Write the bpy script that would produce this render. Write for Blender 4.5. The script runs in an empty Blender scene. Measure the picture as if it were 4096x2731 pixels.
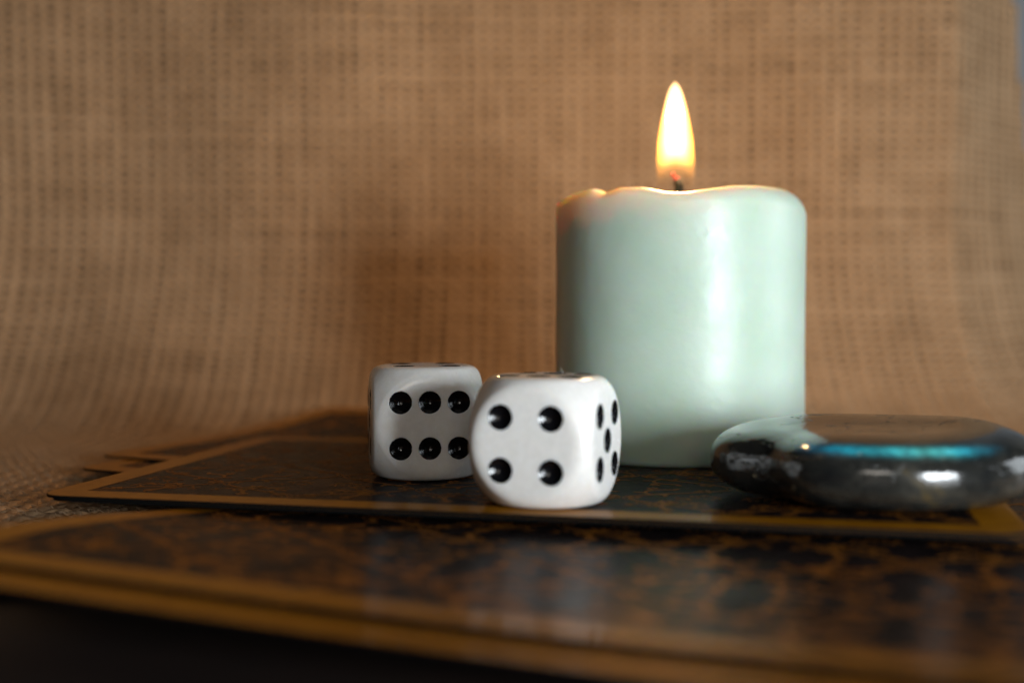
import bpy, bmesh, math, random
import numpy as np
from mathutils import Vector, Matrix, noise as mnoise

random.seed(7)
rng = np.random.default_rng(11)
S = bpy.context.scene
COL = S.collection
S.unit_settings.scale_length = 0.01          # one unit is one centimetre
R = math.radians

# ------------------------------------------------------------------ camera
cam_d = bpy.data.cameras.new("camera")
cam = bpy.data.objects.new("camera", cam_d)
COL.objects.link(cam)
cam.location = (0, 0, 2.58)
cam.rotation_euler = (R(90 - 2.05), 0, 0)
cam_d.sensor_width = 36
cam_d.lens = 43.62
cam_d.clip_start = 0.05
cam_d.clip_end = 500
cam_d.dof.use_dof = True
cam_d.dof.focus_distance = 17.25
cam_d.dof.aperture_fstop = 0.1038            # pupil 4.2 mm wide (units are cm)
S.camera = cam

# ------------------------------------------------------------------ light
W = bpy.data.worlds.new("World")
S.world = W
W.use_nodes = True
bg = W.node_tree.nodes["Background"]
bg.inputs[0].default_value = (0.55, 0.50, 0.45, 1)
bg.inputs[1].default_value = 0.012

def area(name, loc, target, sx, sy, power, col):
    d = bpy.data.lights.new(name, 'AREA')
    d.shape = 'RECTANGLE'; d.size = sx; d.size_y = sy
    d.energy = power; d.color = col
    o = bpy.data.objects.new(name, d); COL.objects.link(o)
    o.location = loc
    o.rotation_euler = (Vector(target) - Vector(loc)).to_track_quat('-Z', 'Y').to_euler()
    return o

WAZ, WD = R(26.5), 29
area("window_light", (2.8 + WD*math.sin(WAZ), 20.6 - WD*math.cos(WAZ), 2.6), (2.8, 20.6, 3.0), 8, 8, 8700, (0.88, 0.95, 1.0))
area("ceiling_light", (8, 26, 55), (0, 24, 0), 45, 45, 750, (1.0, 0.90, 0.80))
area("room_fill_light", (1, -10, 6.5), (0, 18, 1), 8, 5, 800, (1.0, 0.92, 0.82))
area("side_fill_light", (40, 20, 9), (9, 26, 4), 16, 20, 3600, (0.86, 0.94, 1.0))  # added lamp, brightens the turned-back right part of the cloth

S.view_settings.view_transform = 'Standard'
S.view_settings.look = 'None'
S.view_settings.exposure = 0.08
S.view_settings.gamma = 1
S.cycles.max_bounces = 10
S.cycles.volume_bounces = 0
S.cycles.use_denoising = True
S.cycles.sample_clamp_indirect = 6

# ------------------------------------------------------------------ helpers
def mat(name, base=(.5, .5, .5), rough=.5, metal=0., **kw):
    m = bpy.data.materials.new(name); m.use_nodes = True
    b = m.node_tree.nodes["Principled BSDF"]
    b.inputs["Base Color"].default_value = (*base, 1)
    b.inputs["Roughness"].default_value = rough
    b.inputs["Metallic"].default_value = metal
    for k, v in kw.items():
        b.inputs[k.replace("_", " ")].default_value = v
    return m, m.node_tree, b

def nd(nt, typ, **kw):
    n = nt.nodes.new(typ)
    for k, v in kw.items():
        setattr(n, k, v)
    return n

def math_node(nt, op, a, b=None, c=None, clamp=False):
    n = nt.nodes.new("ShaderNodeMath"); n.operation = op; n.use_clamp = clamp
    for i, v in enumerate((a, b, c)):
        if v is None: continue
        if isinstance(v, (int, float)): n.inputs[i].default_value = v
        else: nt.links.new(v, n.inputs[i])
    return n.outputs[0]

def ramp(nt, fac, stops):
    n = nt.nodes.new("ShaderNodeValToRGB")
    e = n.color_ramp.elements
    while len(e) < len(stops): e.new(0.5)
    for i, (p, c) in enumerate(stops):
        e[i].position = p; e[i].color = c if len(c) == 4 else (*c, 1)
    nt.links.new(fac, n.inputs[0])
    return n.outputs[0]

def noise(nt, scale, detail=3, rough=.55, vec=None, dist=0.):
    n = nt.nodes.new("ShaderNodeTexNoise")
    n.inputs["Scale"].default_value = scale
    n.inputs["Detail"].default_value = detail
    n.inputs["Roughness"].default_value = rough
    n.inputs["Distortion"].default_value = dist
    if vec is not None: nt.links.new(vec, n.inputs["Vector"])
    return n.outputs[0]

def objco(nt):
    return nt.nodes.new("ShaderNodeTexCoord").outputs["Object"]

def mix_rgb(nt, fac, a, b, blend='MIX'):
    n = nt.nodes.new("ShaderNodeMix"); n.data_type = 'RGBA'; n.blend_type = blend
    for sock, v in ((n.inputs[0], fac), (n.inputs[6], a), (n.inputs[7], b)):
        if isinstance(v, (int, float)): sock.default_value = v
        elif isinstance(v, tuple): sock.default_value = (*v, 1) if len(v) == 3 else v
        else: nt.links.new(v, sock)
    return n.outputs[2]

def bump(nt, b, height, strength=.3, dist=.01):
    n = nt.nodes.new("ShaderNodeBump")
    n.inputs["Strength"].default_value = strength
    n.inputs["Distance"].default_value = dist
    nt.links.new(height, n.inputs["Height"])
    nt.links.new(n.outputs[0], b.inputs["Normal"])

def np_mesh(name, verts, faces, smooth=True):
    """verts Nx3, faces Mx3 or Mx4 numpy arrays"""
    me = bpy.data.meshes.new(name)
    verts = np.asarray(verts, dtype=np.float32); faces = np.asarray(faces, dtype=np.int32)
    k = faces.shape[1]
    me.vertices.add(len(verts)); me.vertices.foreach_set("co", verts.ravel())
    me.loops.add(faces.size); me.loops.foreach_set("vertex_index", faces.ravel())
    me.polygons.add(len(faces))
    me.polygons.foreach_set("loop_start", np.arange(0, faces.size, k, dtype=np.int32))
    me.polygons.foreach_set("loop_total", np.full(len(faces), k, dtype=np.int32))
    me.polygons.foreach_set("use_smooth", np.full(len(faces), smooth, dtype=bool))
    me.update(calc_edges=True); me.validate()
    return me

def link(name, me, material=None, parent=None, **tags):
    o = bpy.data.objects.new(name, me); COL.objects.link(o)
    if material is not None and me is not None and not me.materials: me.materials.append(material)
    if parent is not None: o.parent = parent
    for k, v in tags.items(): o[k] = v
    return o

# ------------------------------------------------------------------ materials
def burlap_mat(name, dark=1.0):
    m, nt, b = mat(name, rough=.9)
    b.inputs["Specular IOR Level"].default_value = .15
    at = nd(nt, "ShaderNodeAttribute", attribute_name="tone")
    co = objco(nt)
    n1 = noise(nt, 1.1, 3, .6, co)
    n2 = noise(nt, 38, 4, .65, co)
    t = math_node(nt, 'ADD', math_node(nt, 'MULTIPLY', at.outputs["Fac"], .5), math_node(nt, 'MULTIPLY', n2, .5))
    t = math_node(nt, 'ADD', math_node(nt, 'MULTIPLY', n1, .30), math_node(nt, 'MULTIPLY', t, .75))
    c = ramp(nt, t, [(.25, (.170*dark, .098*dark, .048*dark)), (.5, (.375*dark, .230*dark, .123*dark)), (.78, (.525*dark, .340*dark, .196*dark))])
    nt.links.new(c, b.inputs["Base Color"])
    bump(nt, b, noise(nt, 60, 3, .7, co), .5, .01)
    return m
M_burlap = burlap_mat("burlap_thread")
M_burlap_back = burlap_mat("burlap_back", .42)

M_fuzz, nt, b = mat("jute_fibre", (.42, .28, .17), .8)
M_table, nt, b = mat("shade_dark_wood", (.012, .006, .005), .55)  # near-black: the camera's shade on the foreground is put into the wood colour
co = objco(nt); mp = nd(nt, "ShaderNodeMapping"); mp.inputs["Scale"].default_value = (.3, 3, 3)
nt.links.new(co, mp.inputs[0])
c = ramp(nt, noise(nt, 2.5, 5, .6, mp.outputs[0], .6), [(.3, (.006, .003, .0025)), (.7, (.020, .009, .006))])
nt.links.new(c, b.inputs["Base Color"])
M_wall, nt, b = mat("pale_plaster", (.72, .76, .80), .8)
bump(nt, b, noise(nt, 2, 4), .2, .1)

# cards
M_card, nt, b = mat("card_black_stock", (.010, .008, .009), .30)
b.inputs["IOR"].default_value = 1.065
co = objco(nt)
nt.links.new(ramp(nt, noise(nt, 3, 5, .6, co), [(.3, (.006, .005, .006)), (.7, (.020, .014, .013))]), b.inputs["Base Color"])
nt.links.new(ramp(nt, noise(nt, 1.7, 4, .6, co), [(.3, (.22,)*3), (.7, (.31,)*3)]), b.inputs["Roughness"])
bump(nt, b, noise(nt, 120, 2, .6, co), .12, .002)
M_edge, nt, b = mat("card_edge", (.003, .003, .003), .8, Specular_IOR_Level=.1)
M_border, nt, b = mat("bronze_ink_border", (.40, .19, .035), .32, .12, IOR=1.08, Coat_Weight=.12, Coat_Roughness=.06)
co = objco(nt)
nt.links.new(ramp(nt, noise(nt, 4, 6, .7, co), [(.28, (.23, .085, .003)), (.55, (.34, .135, .005)), (.8, (.42, .185, .013))]), b.inputs["Base Color"])
bump(nt, b, noise(nt, 120, 2, .6, co), .12, .002)
M_orn, nt, b = mat("bronze_ink_print", (.30, .125, .035), .36, .1, IOR=1.06)
co = objco(nt)
nt.links.new(ramp(nt, noise(nt, 30, 5, .75, co), [(.24, (.06, .020, .004)), (.36, (.20, .070, .011)), (.8, (.29, .115, .020))]), b.inputs["Base Color"])

# dice
M_die, nt, b = mat("ivory_resin", (.80, .775, .74), .22)
b.inputs["Subsurface Weight"].default_value = .6
b.inputs["Subsurface Radius"].default_value = (1.0, .8, .6)
b.inputs["Subsurface Scale"].default_value = .08
co = objco(nt)
dc = ramp(nt, noise(nt, 9, 5, .7, co), [(.3, (.76, .735, .70)), (.6, (.82, .80, .77))])
spk = math_node(nt, 'MULTIPLY', ramp(nt, noise(nt, 26, 2, .5, co), [(.73, (0,)*3), (.78, (1,)*3)]), .6)
nt.links.new(mix_rgb(nt, spk, dc, (.30, .27, .24)), b.inputs["Base Color"])
nt.links.new(ramp(nt, noise(nt, 14, 5, .7, co), [(.3, (.18,)*3), (.7, (.30,)*3)]), b.inputs["Roughness"])
bump(nt, b, noise(nt, 5, 3, .6, co), .12, .02)
M_pip, nt, b = mat("black_pip_paint", (.004, .004, .005), .11)
bump(nt, b, noise(nt, 30, 3, .6, objco(nt)), .35, .01)

# candle
M_wax, nt, b = mat("mint_wax", (.60, .74, .64), .33)
b.inputs["Subsurface Weight"].default_value = 1.0
b.inputs["Subsurface Radius"].default_value = (1.0, .55, .24)
b.inputs["Subsurface Scale"].default_value = .50
co = objco(nt)
nt.links.new(ramp(nt, noise(nt, .9, 4, .6, co), [(.3, (.52, .65, .535)), (.7, (.595, .70, .60))]), b.inputs["Base Color"])
nt.links.new(ramp(nt, noise(nt, 1.5, 5, .65, co), [(.3, (.32,)*3), (.7, (.45,)*3)]), b.inputs["Roughness"])
vd = nd(nt, "ShaderNodeTexVoronoi"); vd.inputs["Scale"].default_value = 1.7; nt.links.new(co, vd.inputs["Vector"])
dent = math_node(nt, 'MULTIPLY', ramp(nt, vd.outputs["Distance"], [(.05, (1,)*3), (.16, (0,)*3)]), ramp(nt, noise(nt, 1.3, 2, .5, co), [(.48, (0,)*3), (.56, (1,)*3)]))
bump(nt, b, math_node(nt, 'SUBTRACT', noise(nt, 1.1, 5, .55, co), math_node(nt, 'MULTIPLY', dent, .10)), .42, .06)
M_wick, nt, b = mat("charred_wick", (.004, .004, .004), .9)
M_ember, nt, b = mat("wick_ember", (.05, .0, .0), .9)
b.inputs["Emission Color"].default_value = (1, .03, .015, 1)
b.inputs["Emission Strength"].default_value = .75

# ------------------------------------------------------------------ the table and wall
def box(name, x0, x1, y0, y1, z0, z1, m, **tags):
    v = [(x, y, z) for z in (z0, z1) for y in (y0, y1) for x in (x0, x1)]
    f = [(0, 2, 3, 1), (4, 5, 7, 6), (0, 1, 5, 4), (2, 6, 7, 3), (0, 4, 6, 2), (1, 3, 7, 5)]
    return link(name, np_mesh(name, v, f, False), m, **tags)
CLOTH_Z = -.35
box("tabletop", -45, 15, 2, 60, -3.3, -.50, M_table, kind="structure")
box("wall", 6, 60, 66, 67, -3.2, 60, M_wall, kind="structure")

# ------------------------------------------------------------------ burlap cloth: flat, then sweeping up behind
Y0, YC, RC = 12.6, 26.2, 4.1
L_FLAT = YC - Y0; L_COVE = RC*math.pi/2; L_UP = 9.3
L_TOT = L_FLAT + L_COVE + L_UP

def lowfreq(x, s):
    return (0.16*np.sin(x*.42 + 1.3) * np.sin(s*.17+.5) + .09*np.sin(x*.9 - s*.35 + 2.1) + .05*np.sin(x*1.7 + s*.6))

def cloth_point(x, s, off):
    """surface point at cross position x, arc length s, lifted by off along the normal"""
    s2 = s - L_FLAT
    th = np.clip(s2/RC, 0, math.pi/2)
    y = np.where(s2 < 0, Y0 + s, YC + RC*np.sin(th))
    z = np.where(s2 < 0, 0, RC*(1-np.cos(th)))
    z = z + np.clip(s2 - L_COVE, 0, None)
    ny = -np.sin(th); nz = np.cos(th)
    up = np.clip((s2)/RC, 0, 1)
    o = off + lowfreq(x, s)*up*1.0
    # right hand part of the cloth turns back; left one bows gently forward
    turn = np.clip(x - 10.75, 0, None)
    y = y + up*(.85*turn**1.05) - up*np.clip(-x-7, 0, None)**2*.035
    xx = x + up*np.where(s2 < 0, 0, .03*x*np.clip(1-z/5, 0, 1))
    return np.stack([xx, y + o*ny, z + CLOTH_Z + o*nz + .010*np.sin(x*1.3)*np.sin(y*1.1)*(1-up)], -1)

def x_edge(s):                         # the right hand edge leans in towards the top
    return 14.0 - .98*np.clip((s - L_FLAT - 7.3)/6, 0, 1)

PX, PS = .31, .205
XMIN, XMAX = -19.0, 14.2
nx = int((XMAX - XMIN)/PX); ns = int(L_TOT/PS)
SIDES = 6

def tubes(centres_fn, n_threads, n_st, wid, thk):
    """threads as flattened tubes; centres_fn(i, j arrays) -> x, s, off ; wid along the second in-plane axis"""
    V = []; T = []; F = []
    base = 0
    for i in range(n_threads):
        x, s, off, hx, hs, w, tone, keep = centres_fn(i)
        n = len(x)
        if n < 3: continue
        ring = []
        for k in range(SIDES):
            a = 2*math.pi*k/SIDES
            ring.append(cloth_point(x + hx*np.cos(a)*w*wid, s + hs*np.cos(a)*w*wid, off + np.sin(a)*thk))
        P = np.stack(ring, 1)          # n, SIDES, 3
        V.append(P.reshape(-1, 3)); T.append(np.repeat(tone, SIDES))
        j = np.arange(n-1)[:, None]*SIDES; k = np.arange(SIDES)[None, :]
        k2 = (k+1) % SIDES
        q = np.stack([j+k, j+k2, j+k2+SIDES, j+k+SIDES], -1).reshape(-1, 4) + base
        F.append(q); base += n*SIDES
    return np.concatenate(V), np.concatenate(T), np.concatenate(F)

def smooth_noise(n, scale, amp):
    k = max(3, int(n/scale)+2)
    return np.interp(np.linspace(0, k-1, n), np.arange(k), rng.normal(0, amp, k))

def warp_thread(i):
    n = ns*2
    s = np.linspace(0, L_TOT, n)
    x = XMIN + (i+.5)*PX + rng.normal(0, .006) + smooth_noise(n, 40, .014) + smooth_noise(n, 6, .008)
    x = np.minimum(x, 99)
    keep = x < x_edge(s)
    ph = np.floor(s/PS)
    off = .028*np.cos(np.pi*(s/PS - .5) )*(1 if i % 2 else -1)
    w = 1 + rng.normal(0, .02) + smooth_noise(n, 6, .09)
    tone = np.clip(.5 + rng.normal(0, .03) + smooth_noise(n, 12, .10), 0, 1)
    if not keep.all():
        c = int(np.argmin(keep)); x, s, off, w, tone = x[:c], s[:c], off[:c], w[:c], tone[:c]
    return x, s, off, 1, 0, np.clip(w, .6, 1.5), tone, None

def weft_thread(j):
    n = nx*2
    x = np.linspace(XMIN, XMAX, n)
    s = (j+.5)*PS + rng.normal(0, .008) + smooth_noise(n, 40, .012) + smooth_noise(n, 6, .006)
    off = -.028*np.cos(np.pi*((x-XMIN)/PX - .5))*(1 if j % 2 else -1)
    off = .028*np.sin(np.pi*((x-XMIN)/PX) + 0)*(1 if j % 2 else -1)
    w = 1 + rng.normal(0, .02) + smooth_noise(n, 6, .09)
    tone = np.clip(.5 + rng.normal(0, .025) + smooth_noise(n, 12, .10), 0, 1)
    keep = x < x_edge(s)
    x, s, off, w, tone = x[keep], s[keep], off[keep], w[keep], tone[keep]
    return x, s, off, 0, 1, np.clip(w, .6, 1.5), tone, None

# base sheet
gx = np.linspace(XMIN-.05, XMAX-.1, 90); gs = np.linspace(0, L_TOT, 90)
GX, GS = np.meshgrid(gx, gs)
GX = np.minimum(GX, x_edge(GS) - .08 + 0*GX)
P = cloth_point(GX, GS, -.055).reshape(-1, 3)
idx = np.arange(90*90).reshape(90, 90)
Fq = np.stack([idx[:-1, :-1], idx[:-1, 1:], idx[1:, 1:], idx[1:, :-1]], -1).reshape(-1, 4)
me = np_mesh("burlap_cloth", P, Fq)
cloth = link("burlap_cloth", me, M_burlap_back, category="cloth",
             label="brown burlap cloth spread under the cards and swept up as a backdrop")
for nm, fn, cnt, wid in (("warp_threads", warp_thread, nx, .108), ("weft_threads", weft_thread, ns, .071)):
    V, T, F = tubes(fn, cnt, 0, wid, .036)
    me = np_mesh(nm, V, F)
    a = me.attributes.new("tone", 'FLOAT', 'POINT')
    if len(a.data) == len(T): a.data.foreach_set("value", T.astype(np.float32))
    link(nm, me, M_burlap, cloth, kind="stuff")

# loose fibres on the part of the cloth near the focus
V = []; F = []
for k in range(9000):
    if k < 7500: x = random.uniform(-9.5, -2.5); s = random.uniform(1.5, 11)
    else: x = random.uniform(-12, 13); s = random.uniform(1, 26)
    a = random.uniform(0, 2*math.pi); ln = random.uniform(.05, .2); cur = random.uniform(-2.5, 2.5)
    pts = []
    px, ps, of = x, s, random.uniform(-.01, .03); rise = random.uniform(-.02, .07)
    for t in range(5):
        pts.append(cloth_point(np.array(px), np.array(ps), np.array(of + rise*math.sin(t/4*math.pi))))
        px += math.cos(a)*ln/4; ps += math.sin(a)*ln/4; a += cur*.25
    wv = random.uniform(.002, .004)
    b0 = len(V)
    for p in pts:
        V += [p - np.array((wv, 0, wv*.7)), p + np.array((wv, 0, wv*.7))]
    for t in range(4): F.append((b0+2*t, b0+2*t+1, b0+2*t+3, b0+2*t+2))
link("loose_fibres", np_mesh("loose_fibres", V, F), M_fuzz, cloth, kind="stuff")

# ------------------------------------------------------------------ cards
CL, CW, CT, CR, BW = 12.18, 7.0, .035, .34, .46

def axis_lines(L, step):
    a = [0, CR*.18, CR*.4, CR*.65, CR, BW]
    n = max(2, int((L - 2*BW)/step))
    mid = list(np.linspace(BW, L-BW, n+1))[1:-1]
    return np.array(a + mid + [L - v for v in reversed(a)])

def round_corner(u, v, L, Wd):
    """maps a rectangle point to a rectangle with rounded corners"""
    cu = CR if u < CR else (L-CR if u > L-CR else None)
    cv = CR if v < CR else (Wd-CR if v > Wd-CR else None)
    if cu is None or cv is None: return u, v
    a = (u-cu)/CR; b = (v-cv)/CR
    return cu + CR*a*math.sqrt(1-b*b/2), cv + CR*b*math.sqrt(1-a*a/2)

def ribbon(V, F, pts, w0, w1=None, taper=False):
    n = len(pts)
    if w1 is None: w1 = w0
    pts = np.array(pts)
    d = np.gradient(pts, axis=0); d /= (np.linalg.norm(d, axis=1)[:, None] + 1e-9)
    nrm = np.stack([-d[:, 1], d[:, 0]], -1)
    t = np.linspace(0, 1, n)
    w = w0 + (w1-w0)*t
    if taper: w = w*np.sin(np.pi*np.clip(t, .04, .96))**.6
    b = len(V)
    for p, q, ww in zip(pts, nrm, w):
        V.append(tuple(p + q*ww/2)); V.append(tuple(p - q*ww/2))
    for i in range(n-1): F.append((b+2*i, b+2*i+1, b+2*i+3, b+2*i+2))

def leaf(V, F, x, y, a, ln, wd, bend=0.):
    t = np.linspace(0, 1, 7)
    pts = [(x + ln*tt*math.cos(a+bend*tt), y + ln*tt*math.sin(a+bend*tt)) for tt in t]
    pts = np.array(pts)
    d = np.gradient(pts, axis=0); d /= (np.linalg.norm(d, axis=1)[:, None] + 1e-9)
    nrm = np.stack([-d[:, 1], d[:, 0]], -1)
    w = wd*np.sin(np.pi*t**.8)**.8 + .002
    b = len(V)
    for p, q, ww in zip(pts, nrm, w):
        V.append(tuple(p + q*ww/2)); V.append(tuple(p - q*ww/2))
    for i in range(6): F.append((b+2*i, b+2*i+1, b+2*i+3, b+2*i+2))

def motif():
    """half of a mirrored arabesque, x in 0..TW/2, y in 0..TH"""
    V = []; F = []
    TWh, TH = 1.10, 1.68
    t = np.linspace(0, 1, 26)
    # ogee lattice, double line
    for o, w in ((-.035, .028), (.030, .016)):
        ribbon(V, F, [(TWh*(.5-.46*math.cos(math.pi*2*tt))+o, TH*tt) for tt in t], w)
    # big S scrolls
    for (cx, cy, r, a0, turn, w) in ((.40, .42, .30, -1.2, 4.6, .060), (.72, 1.22, .27, 2.0, -4.6, .055),
                                     (.24, .98, .17, .3, 4.2, .034), (.90, .36, .15, 3.4, -4.4, .032),
                                     (.50, .84, .12, 1.0, 5.0, .026)):
        pts = []
        for k in range(24):
            q = k/23; a = a0 + turn*q; rr = r*(1-.78*q)
            pts.append((cx + rr*math.cos(a), cy + rr*math.sin(a)))
        ribbon(V, F, pts, w, w*.35)
        leaf(V, F, cx+r*.22*math.cos(a0+turn), cy+r*.22*math.sin(a0+turn), a0+turn+1.5, r*.30, r*.3)
        for k in range(5):
            q = k/5; a = a0 + turn*q; rr = r*(1-.78*q)
            leaf(V, F, cx+rr*math.cos(a), cy+rr*math.sin(a), a+.7*math.copysign(1, turn), r*.50, r*.20, .6)
    # small blossoms
    for (cx, cy, r) in ((.16, .20, .085), (.62, .62, .10), (.98, .90, .08), (.30, 1.44, .095), (.86, 1.55, .06)):
        for k in range(6):
            a = k*math.pi/3 + cx*3
            leaf(V, F, cx+r*.25*math.cos(a), cy+r*.25*math.sin(a), a, r, r*.62)
    # thin tendrils and dots
    for k in range(4):
        x0 = .1 + .14*k; y0 = (k*.53) % 1.5; a = k*1.9
        pts = []
        x, y = x0, y0
        for q in range(12):
            pts.append((x, y)); x += .035*math.cos(a); y += .035*math.sin(a); a += .32*(-1)**k
        ribbon(V, F, pts, .014, .006)
        leaf(V, F, x, y, a, .07, .045)
    return np.array(V), F, TWh, TH
MV, MF, TWh, TH = motif()
MV = MV*1.3; TWh *= 1.3; TH *= 1.3
MF = np.array(MF)

def ornament_mesh(zfun):
    vs = []; fs = []; base = 0
    x0, x1, y0, y1 = BW+.06, CL-BW-.06, BW+.06, CW-BW-.06
    nxn = int(round((x1-x0)/TWh)); nyn = int(round((y1-y0)/TH))
    sx = (x1-x0)/(nxn*TWh); sy = (y1-y0)/(nyn*TH)
    for i in range(nxn):
        for j in range(nyn):
            P = MV.copy()
            P[:, 0] = np.clip(P[:, 0], .01, TWh-.01)
            P[:, 1] = P[:, 1] % TH if False else np.clip(P[:, 1], 0, TH)
            if i % 2: P[:, 0] = TWh - P[:, 0]
            if (j % 2) and True: P[:, 1] = TH - P[:, 1]
            P[:, 0] = x0 + (i*TWh + P[:, 0])*sx; P[:, 1] = y0 + (j*TH + P[:, 1])*sy
            z = np.array([zfun(u, v) for u, v in P]) + .0024
            vs.append(np.concatenate([P, z[:, None]], 1)); fs.append(MF + base); base += len(P)
    # thin line just inside the border
    V = []; F = []
    g = .03
    for (a, b) in (((x0-g, y0-g), (x1+g, y0-g)), ((x1+g, y0-g), (x1+g, y1+g)), ((x1+g, y1+g), (x0-g, y1+g)), ((x0-g, y1+g), (x0-g, y0-g))):
        ribbon(V, F, [(a[0]+(b[0]-a[0])*t, a[1]+(b[1]-a[1])*t) for t in np.linspace(0, 1, 50)], .012)
    V = np.array(V); z = np.array([zfun(u, v) for u, v in V]) + .0024
    vs.append(np.concatenate([V, z[:, None]], 1)); fs.append(np.array(F) + base)
    return np_mesh("printed_ornament", np.concatenate(vs), np.concatenate(fs), True)

def make_card(x, y, ang, ztop, label, zfun=None, share=None):
    flat = zfun is None
    if flat: zfun = lambda u, v: 0.
    if share:
        root = share[0].copy(); COL.objects.link(root)
        for ch in share[0].children:
            c = ch.copy(); COL.objects.link(c); c.parent = root
    else:
        us = axis_lines(CL, .22); vs = axis_lines(CW, .22)
        nu, nv = len(us), len(vs)
        top = []; uv = []
        for v in vs:
            for u in us:
                uu, vv = round_corner(u, v, CL, CW)
                uv.append((uu, vv)); top.append((uu, vv, zfun(uu, vv)))
        top = np.array(top); bot = top - np.array((0, 0, CT))
        I = np.arange(nu*nv).reshape(nv, nu)
        ft = np.stack([I[:-1, :-1], I[:-1, 1:], I[1:, 1:], I[1:, :-1]], -1).reshape(-1, 4)
        fb = ft[:, ::-1] + nu*nv
        loop = list(I[0, :]) + list(I[1:, -1]) + list(I[-1, -2::-1]) + list(I[-2:0:-1, 0])
        # the sides get vertices of their own so that they shade flat
        nl = len(loop)
        side_v = np.concatenate([top[loop], bot[loop]])
        s0 = 2*nu*nv
        fs = np.array([(s0+k, s0+nl+k, s0+nl+(k+1) % nl, s0+(k+1) % nl) for k in range(nl)])
        me = np_mesh("tarot_card", np.concatenate([top, bot, side_v]), np.concatenate([ft, fb, fs]))
        me.materials.append(M_card); me.materials.append(M_edge)
        mi = np.zeros(len(me.polygons), dtype=np.int32); mi[2*len(ft):] = 1
        me.polygons.foreach_set("material_index", mi)
        root = link("tarot_card", me)
        keep = []
        for q in ft:
            c = top[q].mean(0)
            if not (BW < c[0] < CL-BW and BW < c[1] < CW-BW): keep.append(q)
        bv = top.copy(); bv[:, 2] += .0022
        # the ink stops a hair short of the cut
        cu = np.array((CL/2, CW/2)); bv[:, :2] = cu + (bv[:, :2]-cu)*np.array((1-.006/CL, 1-.006/CW))
        keep = np.array(keep); used = np.unique(keep); rem = np.zeros(len(bv), int); rem[used] = np.arange(len(used))
        link("border", np_mesh("border", bv[used], rem[keep]), M_border, root)
        link("printed_ornament", ornament_mesh(zfun), M_orn, root, kind="stuff")
    root.location = (x, y, ztop); root.rotation_euler = (0, 0, R(ang))
    root["label"] = label; root["category"] = "card"; root["group"] = "cards fanned out on the cloth"
    return root

STEP = CT + .0045
c1 = make_card(-6.22, 16.13, -13.0, 0,
               "dark card with bronze border lying on top, directly under both dice")
make_card(-6.13, 16.12, -13.3, -STEP, "dark card right beneath the top card, only its black edge showing", share=(c1,))
def z_back(u, v):           # the far end climbs the sweep of the cloth
    t = max(0, v-2.6)
    return .013*t*t*(1 if u < 6 else max(0, 1-(u-6)/6))
make_card(-7.02, 20.85, -25.0, -2*STEP, "dark card furthest back left, its far corner rising against the cloth", zfun=z_back)
make_card(-6.93, 19.55, -26.5, -3*STEP, "card whose bronze corner peeks out between the top card and the one furthest back", share=(c1,))
make_card(4.3, 14.45, 0.0, -4*STEP, "dark card at the right edge, showing beyond the grey stone", share=(c1,))
def z_front(u, v):
    a = max(0., 1-u/7.2); a = a**1.25
    b = min(1., max(0., (5.4-v)/4.0)); b = b*b*(3-2*b)*.5 + b*.5
    c = max(0., (2.4-v)/2.4)
    return .40*a*b + (.12*c + .08*c*c)*(1-a)
f1 = make_card(-5.74, 11.59, -20.0, -5*STEP, "large blurred dark card filling the foreground, with its left edge lifted", zfun=z_front)
make_card(-5.92, 11.10, -20.6, -6*STEP, "lowest blurred card, its bronze border showing as the nearest band to the camera", share=(f1,))

# ------------------------------------------------------------------ dice
H = .80
def die_surface(d):
    d = np.asarray(d, float)
    p = 26
    rc = H/(np.sum(np.abs(d)**p, -1)**(1/p))
    k = .075; Rs = 1.055
    h = np.clip(.5 + .5*(Rs-rc)/k, 0, 1)
    return Rs*(1-h) + rc*h - k*h*(1-h)

def face_frames():
    # normal, u, v
    X, Y, Z = np.eye(3)
    return {'front': (-Y, X, Z), 'back': (Y, -X, Z), 'right': (X, Y, Z), 'left': (-X, -Y, Z), 'top': (Z, X, Y), 'bottom': (-Z, X, -Y)}

A_, B_, C_ = .323, .320, .405
PIPS = {1: [(0, 0)], 2: [(-A_, A_), (A_, -A_)], 3: [(-A_, A_), (0, 0), (A_, -A_)],
        4: [(-A_, A_), (A_, A_), (-A_, -A_), (A_, -A_)],
        5: [(-A_, A_), (A_, A_), (-A_, -A_), (A_, -A_), (0, 0)],
        6: [(-C_, B_), (0, B_), (C_, B_), (-C_, -B_), (0, -B_), (C_, -B_)]}
PR, PD = .158, .085            # pip radius and depth

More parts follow.
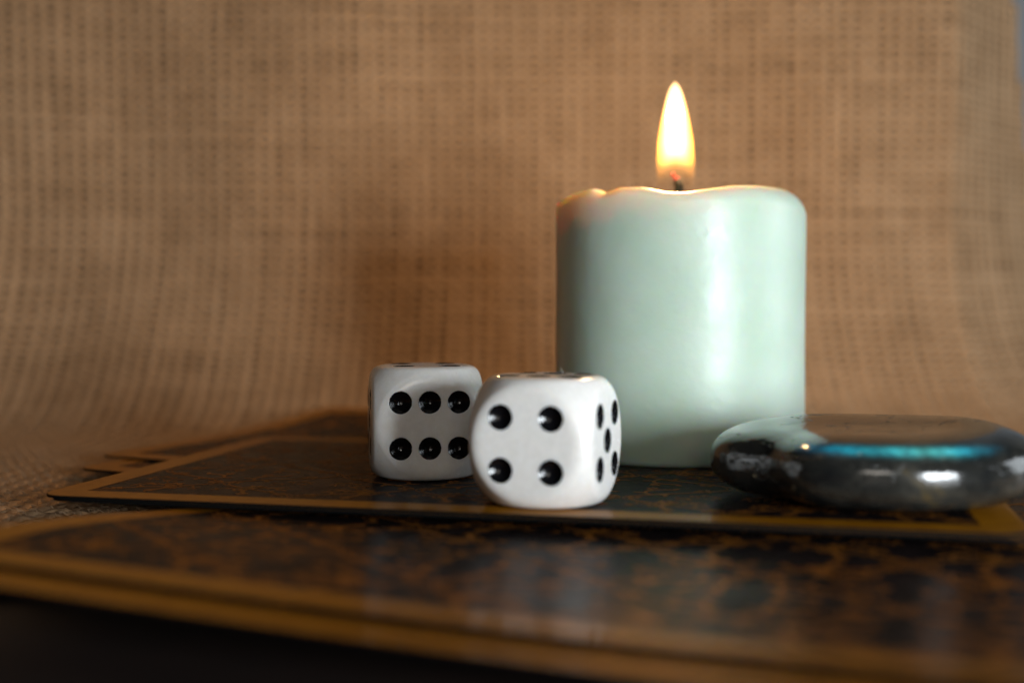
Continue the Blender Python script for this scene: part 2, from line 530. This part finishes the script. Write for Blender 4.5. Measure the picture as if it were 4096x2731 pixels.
def make_die(values, loc, ang, label):
    N = 150
    V = []; F = []; base = 0
    fr = face_frames()
    t = np.tan(np.linspace(-math.pi/4, math.pi/4, N+1))
    for side, (n, u, v) in fr.items():
        U, Vv = np.meshgrid(t, t)
        d = n + U[..., None]*u + Vv[..., None]*v
        d = d/np.linalg.norm(d, axis=-1, keepdims=True)
        P = d*die_surface(d)[..., None]
        pu = P@u; pv = P@v
        for (a, b) in PIPS[values[side]]:
            rr = np.hypot(pu-a, pv-b)
            dep = np.where(rr < PR*.97, (PD+.012)*(1-(rr/PR)**2)+.006, 0)
            P = P - n*dep[..., None]
        V.append(P.reshape(-1, 3))
        I = np.arange((N+1)**2).reshape(N+1, N+1) + base
        F.append(np.stack([I[:-1, :-1], I[:-1, 1:], I[1:, 1:], I[1:, :-1]], -1).reshape(-1, 4))
        base += (N+1)**2
    V = np.concatenate(V); F = np.concatenate(F)
    me = np_mesh("die", V, F)
    bm = bmesh.new(); bm.from_mesh(me)
    bmesh.ops.remove_doubles(bm, verts=bm.verts, dist=1e-5)
    bmesh.ops.recalc_face_normals(bm, faces=bm.faces)
    bm.to_mesh(me); bm.free()
    root = link("die", me, M_die, category="die", label=label, group="white dice with black pips")
    root.location = (loc[0], loc[1], H + loc[2]); root.rotation_euler = (0, 0, R(ang))
    for side, (n, u, v) in fr.items():
        for (a, b) in PIPS[values[side]]:
            vs = []; rings = 12; seg = 40
            ph = random.uniform(0, 6)
            for i in range(rings+1):
                q = i/rings
                for j in range(seg):
                    an = 2*math.pi*j/seg
                    rad = PR*q*(1 + .010*math.sin(5*an+ph) + .007*math.sin(11*an+2*ph))
                    hh = (a+rad*math.cos(an)); vv = (b+rad*math.sin(an))
                    surf = die_surface_height(hh, vv)
                    z = surf + .0012 - PD*(1-min(1, (q/.97))**2)
                    vs.append(n*z + u*hh + v*vv)
            fs = []
            for i in range(rings):
                for j in range(seg):
                    fs.append((i*seg+j, (i+1)*seg+j, (i+1)*seg+(j+1) % seg, i*seg+(j+1) % seg))
            link("pip", np_mesh("pip", np.array(vs), np.array(fs)), M_pip, root)
    return root

def die_surface_height(a, b):
    """height of the die face above the centre at in-face position a, b"""
    z = H
    for _ in range(6):
        d = np.array((a, b, z)); L = np.linalg.norm(d); r = die_surface(d/L)
        z -= (L - r)
    return z

die_l = make_die({'front': 6, 'back': 1, 'top': 4, 'bottom': 3, 'left': 5, 'right': 2}, (-1.262, 17.93, .003), 9.0,
                 "white die behind, showing six black pips on its front face")
die_r = make_die({'front': 4, 'back': 3, 'top': 6, 'bottom': 1, 'left': 2, 'right': 5}, (.437, 15.62, .003), -20.5,
                 "white die in front, showing four pips with five on its right side")

# a hair of lint on the front die
pts = [(0, 0, 0), (-.02, .01, .03), (-.03, .01, .055), (-.028, .0, .08)]
def tube(name, pts, rad, m, parent=None, sides=8, radf=None, **tags):
    pts = [Vector(p) for p in pts]; V = []; F = []
    for i, p in enumerate(pts):
        d = (pts[min(i+1, len(pts)-1)] - pts[max(i-1, 0)]).normalized()
        a = d.orthogonal().normalized(); b = d.cross(a)
        r = rad*(radf(i/(len(pts)-1)) if radf else 1)
        for k in range(sides):
            t = 2*math.pi*k/sides
            V.append(p + (a*math.cos(t) + b*math.sin(t))*r)
    for i in range(len(pts)-1):
        for k in range(sides):
            F.append((i*sides+k, i*sides+(k+1) % sides, (i+1)*sides+(k+1) % sides, (i+1)*sides+k))
    n0 = len(V); V.append(pts[0]); V.append(pts[-1])
    for k in range(sides):
        F.append((n0, (k+1) % sides, k, k)); q = (len(pts)-1)*sides
        F.append((n0+1, q+k, q+(k+1) % sides, q+(k+1) % sides))
    me = bpy.data.meshes.new(name)
    me.from_pydata([tuple(v) for v in V], [], [tuple(dict.fromkeys(f)) for f in F])
    for p in me.polygons: p.use_smooth = True
    return link(name, me, m, parent, **tags)
M_lint, nt, b = mat("pale_lint", (.6, .58, .52), .7)
l = tube("lint_fibre", pts, .0022, M_lint, category="fibre", label="tiny pale fibre standing up from the top of the front die")
l.location = (.66, 15.9, 1.598)

# ------------------------------------------------------------------ candle
CX, CY, CRAD = 2.775, 20.62, 2.045
# rim seen from the front: (normalised x across the candle, rim height cm)
rimx = np.array([-1.0, -.97, -.90, -.78, -.70, -.57, -.41, -.24, -.09, .08, .32, .55, .69, .88, .97, 1.0])
rimz = .03 + np.array([4.14, 4.16, 4.19, 4.23, 4.15, 4.22, 4.21, 4.13, 4.12, 4.17, 4.235, 4.26, 4.26, 4.27, 4.27, 4.27])
shx = np.array([-1, -.5, 0, .4, .7, 1.0]); shr = np.array([.15, .15, .17, .27, .36, .47])
def rim(th):             # th measured from the side facing the camera, positive to the right
    s = math.sin(th)
    if math.cos(th) > 0: return float(np.interp(s, rimx, rimz)), float(np.interp(s, shx, shr))
    t = (s+1)/2
    return 4.14 + .13*t + .03*math.sin(3*th+1), .15+.32*t
NT = 160
V = []; prof_n = None
for i in range(NT):
    th = 2*math.pi*i/NT
    zr, sr = rim(th)
    wall = .34 if sr < .35 else .40
    prof = [(0, 0.0), (CRAD*.5, 0), (CRAD-.09, 0), (CRAD-.03, .02), (CRAD, .08)]
    for k in range(1, 15): prof.append((CRAD, .08 + (zr-sr-.08)*k/15))
    for k in range(0, 9):                     # outer shoulder
        a = k/8*math.pi/2
        prof.append((CRAD - sr + sr*math.cos(a), zr - sr + sr*math.sin(a)))
    ri = CRAD - sr - .05
    for k in range(1, 7):                     # inner lip
        a = k/6*math.pi/2
        prof.append((ri - .10*math.sin(a), zr - .10*(1-math.cos(a))))
    rp = ri - .10; zp = 3.78
    for k in range(1, 6):
        q = k/5
        prof.append((rp - .10*q, zr - .10 + (zp - zr + .10)*q))
    for k in range(1, 7):
        q = k/6
        prof.append(((rp-.10)*(1-q), zp - .03*math.sin(q*math.pi/2)))
    prof_n = len(prof)
    for (r, z) in prof:
        n = mnoise.noise(Vector((math.cos(th)*1.1, math.sin(th)*1.1, z*.7)))
        rr = r*(1 + .006*n) if r > .1 else r
        V.append((rr*math.sin(th), -rr*math.cos(th), z))
F = []
for i in range(NT):
    j = (i+1) % NT
    for k in range(prof_n-1):
        F.append((i*prof_n+k, j*prof_n+k, j*prof_n+k+1, i*prof_n+k+1))
me = np_mesh("candle", V, F)
bm = bmesh.new(); bm.from_mesh(me)
bmesh.ops.remove_doubles(bm, verts=bm.verts, dist=1e-4)
bmesh.ops.recalc_face_normals(bm, faces=bm.faces)
for f in bm.faces: f.smooth = True
bm.to_mesh(me); bm.free()
candle = link("candle", me, M_wax, category="candle", label="short mint green pillar candle burning behind the dice")
candle.location = (CX, CY, .003)
wick = tube("wick", [(-.02, 0, 3.72), (0, 0, 3.80), (0, 0, 4.0), (-.005, 0, 4.2), (-.012, 0, 4.42), (-.045, 0, 4.52)], .088, M_wick, candle, 12,
            lambda t: 1-.22*t)
tube("ember", [(-.040, -.012, 4.50), (-.065, -.015, 4.55), (-.105, -.018, 4.595), (-.135, -.02, 4.62)], .056, M_ember, wick, 10, lambda t: 1-.45*t)

# flame: thin glowing gas (outer) around a bright body
def lathe(name, prof, m, parent, seg=48, lean=None, **tags):
    V = []; F = []
    n = len(prof)
    for (r, z) in prof:
        lx = lean(z) if lean else 0
        for k in range(seg):
            a = 2*math.pi*k/seg
            V.append((lx + r*math.cos(a), r*math.sin(a), z))
    for i in range(n-1):
        for k in range(seg):
            F.append((i*seg+k, i*seg+(k+1) % seg, (i+1)*seg+(k+1) % seg, (i+1)*seg+k))
    b0 = len(V); V.append(((lean(prof[0][1]) if lean else 0), 0, prof[0][1])); V.append(((lean(prof[-1][1]) if lean else 0), 0, prof[-1][1]))
    T = [(b0, (k+1) % seg, k) for k in range(seg)] + [(b0+1, (n-1)*seg+k, (n-1)*seg+(k+1) % seg) for k in range(seg)]
    me = bpy.data.meshes.new(name); me.from_pydata(V, [], F+T)
    for p in me.polygons: p.use_smooth = True
    return link(name, me, m, parent, **tags)
FZ0, FZ1 = 4.16, 6.13
def flame_r(q):           # q 0 bottom .. 1 tip
    return float(np.interp(q, [0, .05, .12, .22, .34, .5, .65, .78, .88, .95, 1], [.20, .27, .305, .320, .315, .292, .245, .190, .138, .085, .018]))
lean = lambda z: -.012 - .02*((z-FZ0)/(FZ1-FZ0))
prof = [(flame_r(i/40), FZ0 + (FZ1-FZ0)*i/40) for i in range(41)]

mf = bpy.data.materials.new("flame_gas"); mf.use_nodes = True
nt = mf.node_tree; nt.nodes.clear()
out = nt.nodes.new("ShaderNodeOutputMaterial"); em = nt.nodes.new("ShaderNodeEmission")
sep = nt.nodes.new("ShaderNodeSeparateXYZ"); nt.links.new(objco(nt), sep.inputs[0])
X_, Y_, Z_ = sep.outputs
q = math_node(nt, 'DIVIDE', math_node(nt, 'SUBTRACT', Z_, FZ0), FZ1-FZ0)
cx_ = math_node(nt, 'ADD', X_, math_node(nt, 'ADD', .012, math_node(nt, 'MULTIPLY', q, .02)))
rad = math_node(nt, 'SQRT', math_node(nt, 'ADD', math_node(nt, 'MULTIPLY', cx_, cx_), math_node(nt, 'MULTIPLY', Y_, Y_)))
# strength along the height, with a dim dome above the wick
hgt = ramp(nt, q, [(.0, (0,)*3), (.12, (.02,)*3), (.24, (.16,)*3), (.42, (.8,)*3), (.60, (1,)*3), (1, (1,)*3)])
dome = math_node(nt, 'SQRT', math_node(nt, 'ADD', math_node(nt, 'POWER', math_node(nt, 'DIVIDE', rad, .255), 2),
                 math_node(nt, 'POWER', math_node(nt, 'DIVIDE', math_node(nt, 'SUBTRACT', q, .10), .30), 2)))
shell = math_node(nt, 'SMOOTH_MIN', 1, math_node(nt, 'MULTIPLY', math_node(nt, 'SUBTRACT', dome, .80), 2.5, clamp=True), .01)
low = ramp(nt, q, [(.06, (0,)*3), (.19, (.02,)*3), (.28, (.12,)*3), (.39, (.65,)*3), (.48, (1,)*3)])
dim = ramp(nt, q, [(.24, (0,)*3), (.36, (1,)*3)])
st = math_node(nt, 'MULTIPLY', math_node(nt, 'ADD', math_node(nt, 'MULTIPLY', shell, .985), math_node(nt, 'MULTIPLY', dim, .045)), low)
st = math_node(nt, 'MULTIPLY', st, 20.0)
nt.links.new(st, em.inputs["Strength"])
nt.links.new(ramp(nt, math_node(nt, 'DIVIDE', rad, .31), [(.25, (1, .60, .26)), (.80, (1, .36, .045))]), em.inputs['Color'])
nt.links.new(em.outputs[0], out.inputs["Volume"])
flame = lathe("flame", prof, mf, candle, 48, lean); flame.location.x = -.05
mcore = bpy.data.materials.new("flame_body"); mcore.use_nodes = True
nt = mcore.node_tree; nt.nodes.clear()
out = nt.nodes.new("ShaderNodeOutputMaterial"); em = nt.nodes.new("ShaderNodeEmission")
em.inputs["Color"].default_value = (1, .58, .24, 1); em.inputs["Strength"].default_value = 860
nt.links.new(em.outputs[0], out.inputs[0])
def core_r(q): return float(np.interp(q, [0, .1, .3, .6, .85, 1], [.03, .10, .13, .125, .06, .006]))
cprof = [(core_r(i/24), 5.20 + (5.95-5.20)*i/24) for i in range(25)]
lathe("bright_core", cprof, mcore, flame, 32, lean)

# ------------------------------------------------------------------ polished stone
M_stone, nt, b = mat("polished_dark_stone", (.02, .022, .022), .10)
b.inputs["IOR"].default_value = 1.57
co = objco(nt)
n1 = noise(nt, 1.6, 5, .65, co, .4); n2 = noise(nt, 9, 4, .7, co)
basec = ramp(nt, n1, [(.30, (.006, .007, .008)), (.48, (.017, .017, .015)), (.60, (.034, .033, .028)), (.72, (.085, .060, .024))])
vf = nd(nt, "ShaderNodeTexVoronoi"); vf.inputs["Scale"].default_value = 3.3; nt.links.new(co, vf.inputs["Vector"])
fleck = math_node(nt, 'MULTIPLY', math_node(nt, 'LESS_THAN', vf.outputs["Distance"], .09), math_node(nt, 'GREATER_THAN', noise(nt, 2.7, 2, .5, co), .50))
basec = mix_rgb(nt, fleck, basec, (.20, .18, .12))
fl = nd(nt, "ShaderNodeAttribute", attribute_name="flash")  # angle-dependent sheen of the stone, painted into its base colour
hue = nd(nt, "ShaderNodeAttribute", attribute_name="hue")
flc = ramp(nt, math_node(nt, 'ADD', hue.outputs["Fac"], math_node(nt, 'MULTIPLY', math_node(nt, 'SUBTRACT', n2, .5), .35)),
           [(.0, (.01, .35, .70)), (.3, (.03, .65, .80)), (.55, (.15, .85, .80)), (.75, (.05, .65, .85)), (.95, (.05, .60, 1.0))])
fac = math_node(nt, 'MULTIPLY', fl.outputs["Fac"], ramp(nt, n2, [(.25, (.15,)*3), (.52, (1,)*3)]), clamp=True)
nt.links.new(mix_rgb(nt, fac, basec, flc), b.inputs["Base Color"])
nt.links.new(math_node(nt, 'MULTIPLY', fac, .10), b.inputs["Metallic"])
mp = nd(nt, "ShaderNodeMapping"); mp.inputs["Scale"].default_value = (.5, 1.0, 1.6); mp.inputs["Rotation"].default_value = (0, .3, .5)
nt.links.new(co, mp.inputs[0])
vo = nd(nt, "ShaderNodeTexVoronoi"); vo.feature = 'DISTANCE_TO_EDGE'; vo.inputs["Scale"].default_value = 1.5
mv = nd(nt, "ShaderNodeMixRGB"); mv.inputs[0].default_value = .25
nt.links.new(mp.outputs[0], mv.inputs[1])
nz = nd(nt, "ShaderNodeTexNoise"); nz.inputs["Scale"].default_value = 5; nz.inputs["Detail"].default_value = 6
nt.links.new(co, nz.inputs["Vector"]); nt.links.new(nz.outputs["Color"], mv.inputs[2]); nt.links.new(mv.outputs[0], vo.inputs["Vector"])
crack = ramp(nt, vo.outputs["Distance"], [(0, (0,)*3), (.012, (1,)*3)])
brk = ramp(nt, noise(nt, 3.5, 4, .6, co), [(.48, (1,)*3), (.56, (0,)*3)])
cr = math_node(nt, 'MAXIMUM', crack, brk)
nt.links.new(math_node(nt, 'ADD', .13, math_node(nt, 'MULTIPLY', math_node(nt, 'SUBTRACT', 1, cr), .7)), b.inputs["Roughness"])
hb = math_node(nt, 'ADD', math_node(nt, 'MULTIPLY', cr, 1.0), math_node(nt, 'MULTIPLY', noise(nt, 6.5, 3, .6, co), 1.3))
bump(nt, b, hb, .5, .010)

SX, SY = 4.62, 15.88
na, nl_ = 220, 90
V = []; fls = []; hues = []
for i in range(nl_+1):
    ph = -math.pi/2 + math.pi*i/nl_
    cph, sph = math.cos(ph), math.sin(ph)
    rho = abs(cph)**.54
    zz = math.copysign(abs(sph)**.77, sph)
    for k in range(na):
        th = 2*math.pi*k/na
        d = math.degrees(th)
        r = 1/((abs(math.cos(th))/2.05)**2.12 + (abs(math.sin(th))/1.84)**2.12)**(1/2.12)
        dd = (d-212+180) % 360 - 180
        r *= 1 - .15*math.exp(-(dd/17)**2)
        dd2 = (d-268+180) % 360 - 180
        r *= 1 + .05*math.exp(-(dd2/38)**2)
        x = r*rho*math.cos(th); y = r*rho*math.sin(th)
        z = .50*zz
        if sph > 0:
            z -= .07*math.exp(-((x+.1)/1.5)**2 - ((y+.25)/.75)**2)*sph        # worn hollow
            z += .07*sph*math.exp(-((x-1.55)/.60)**2)                        # knuckle at the right end
            z += .035*sph*(y/1.6)
        z += .012*math.sin(3*th+1)*cph
        V.append((x, y, z + .50))
        f = math.exp(-((ph-.64)/.12)**2)*(.8+.2*math.sin(d*.31)+.12*math.sin(d*.83+1)) * (1/(1+math.exp(-(d-229)/3))) * (1/(1+math.exp((d-300)/3.5)))
        fls.append(f); hues.append(min(1, max(0, (d-230)/90)))
F = []
for i in range(nl_):
    for k in range(na):
        F.append((i*na+k, i*na+(k+1) % na, (i+1)*na+(k+1) % na, (i+1)*na+k))
me = np_mesh("polished_stone", V, F)
for nm, dat in (("flash", fls), ("hue", hues)):
    a = me.attributes.new(nm, 'FLOAT', 'POINT'); a.data.foreach_set("value", np.array(dat, dtype=np.float32))
st = link("polished_stone", me, M_stone, category="stone", label="polished dark grey stone with a bright blue flash along its front rim")
st.location = (SX, SY, -.004); st.rotation_euler = (0, 0, R(-4))
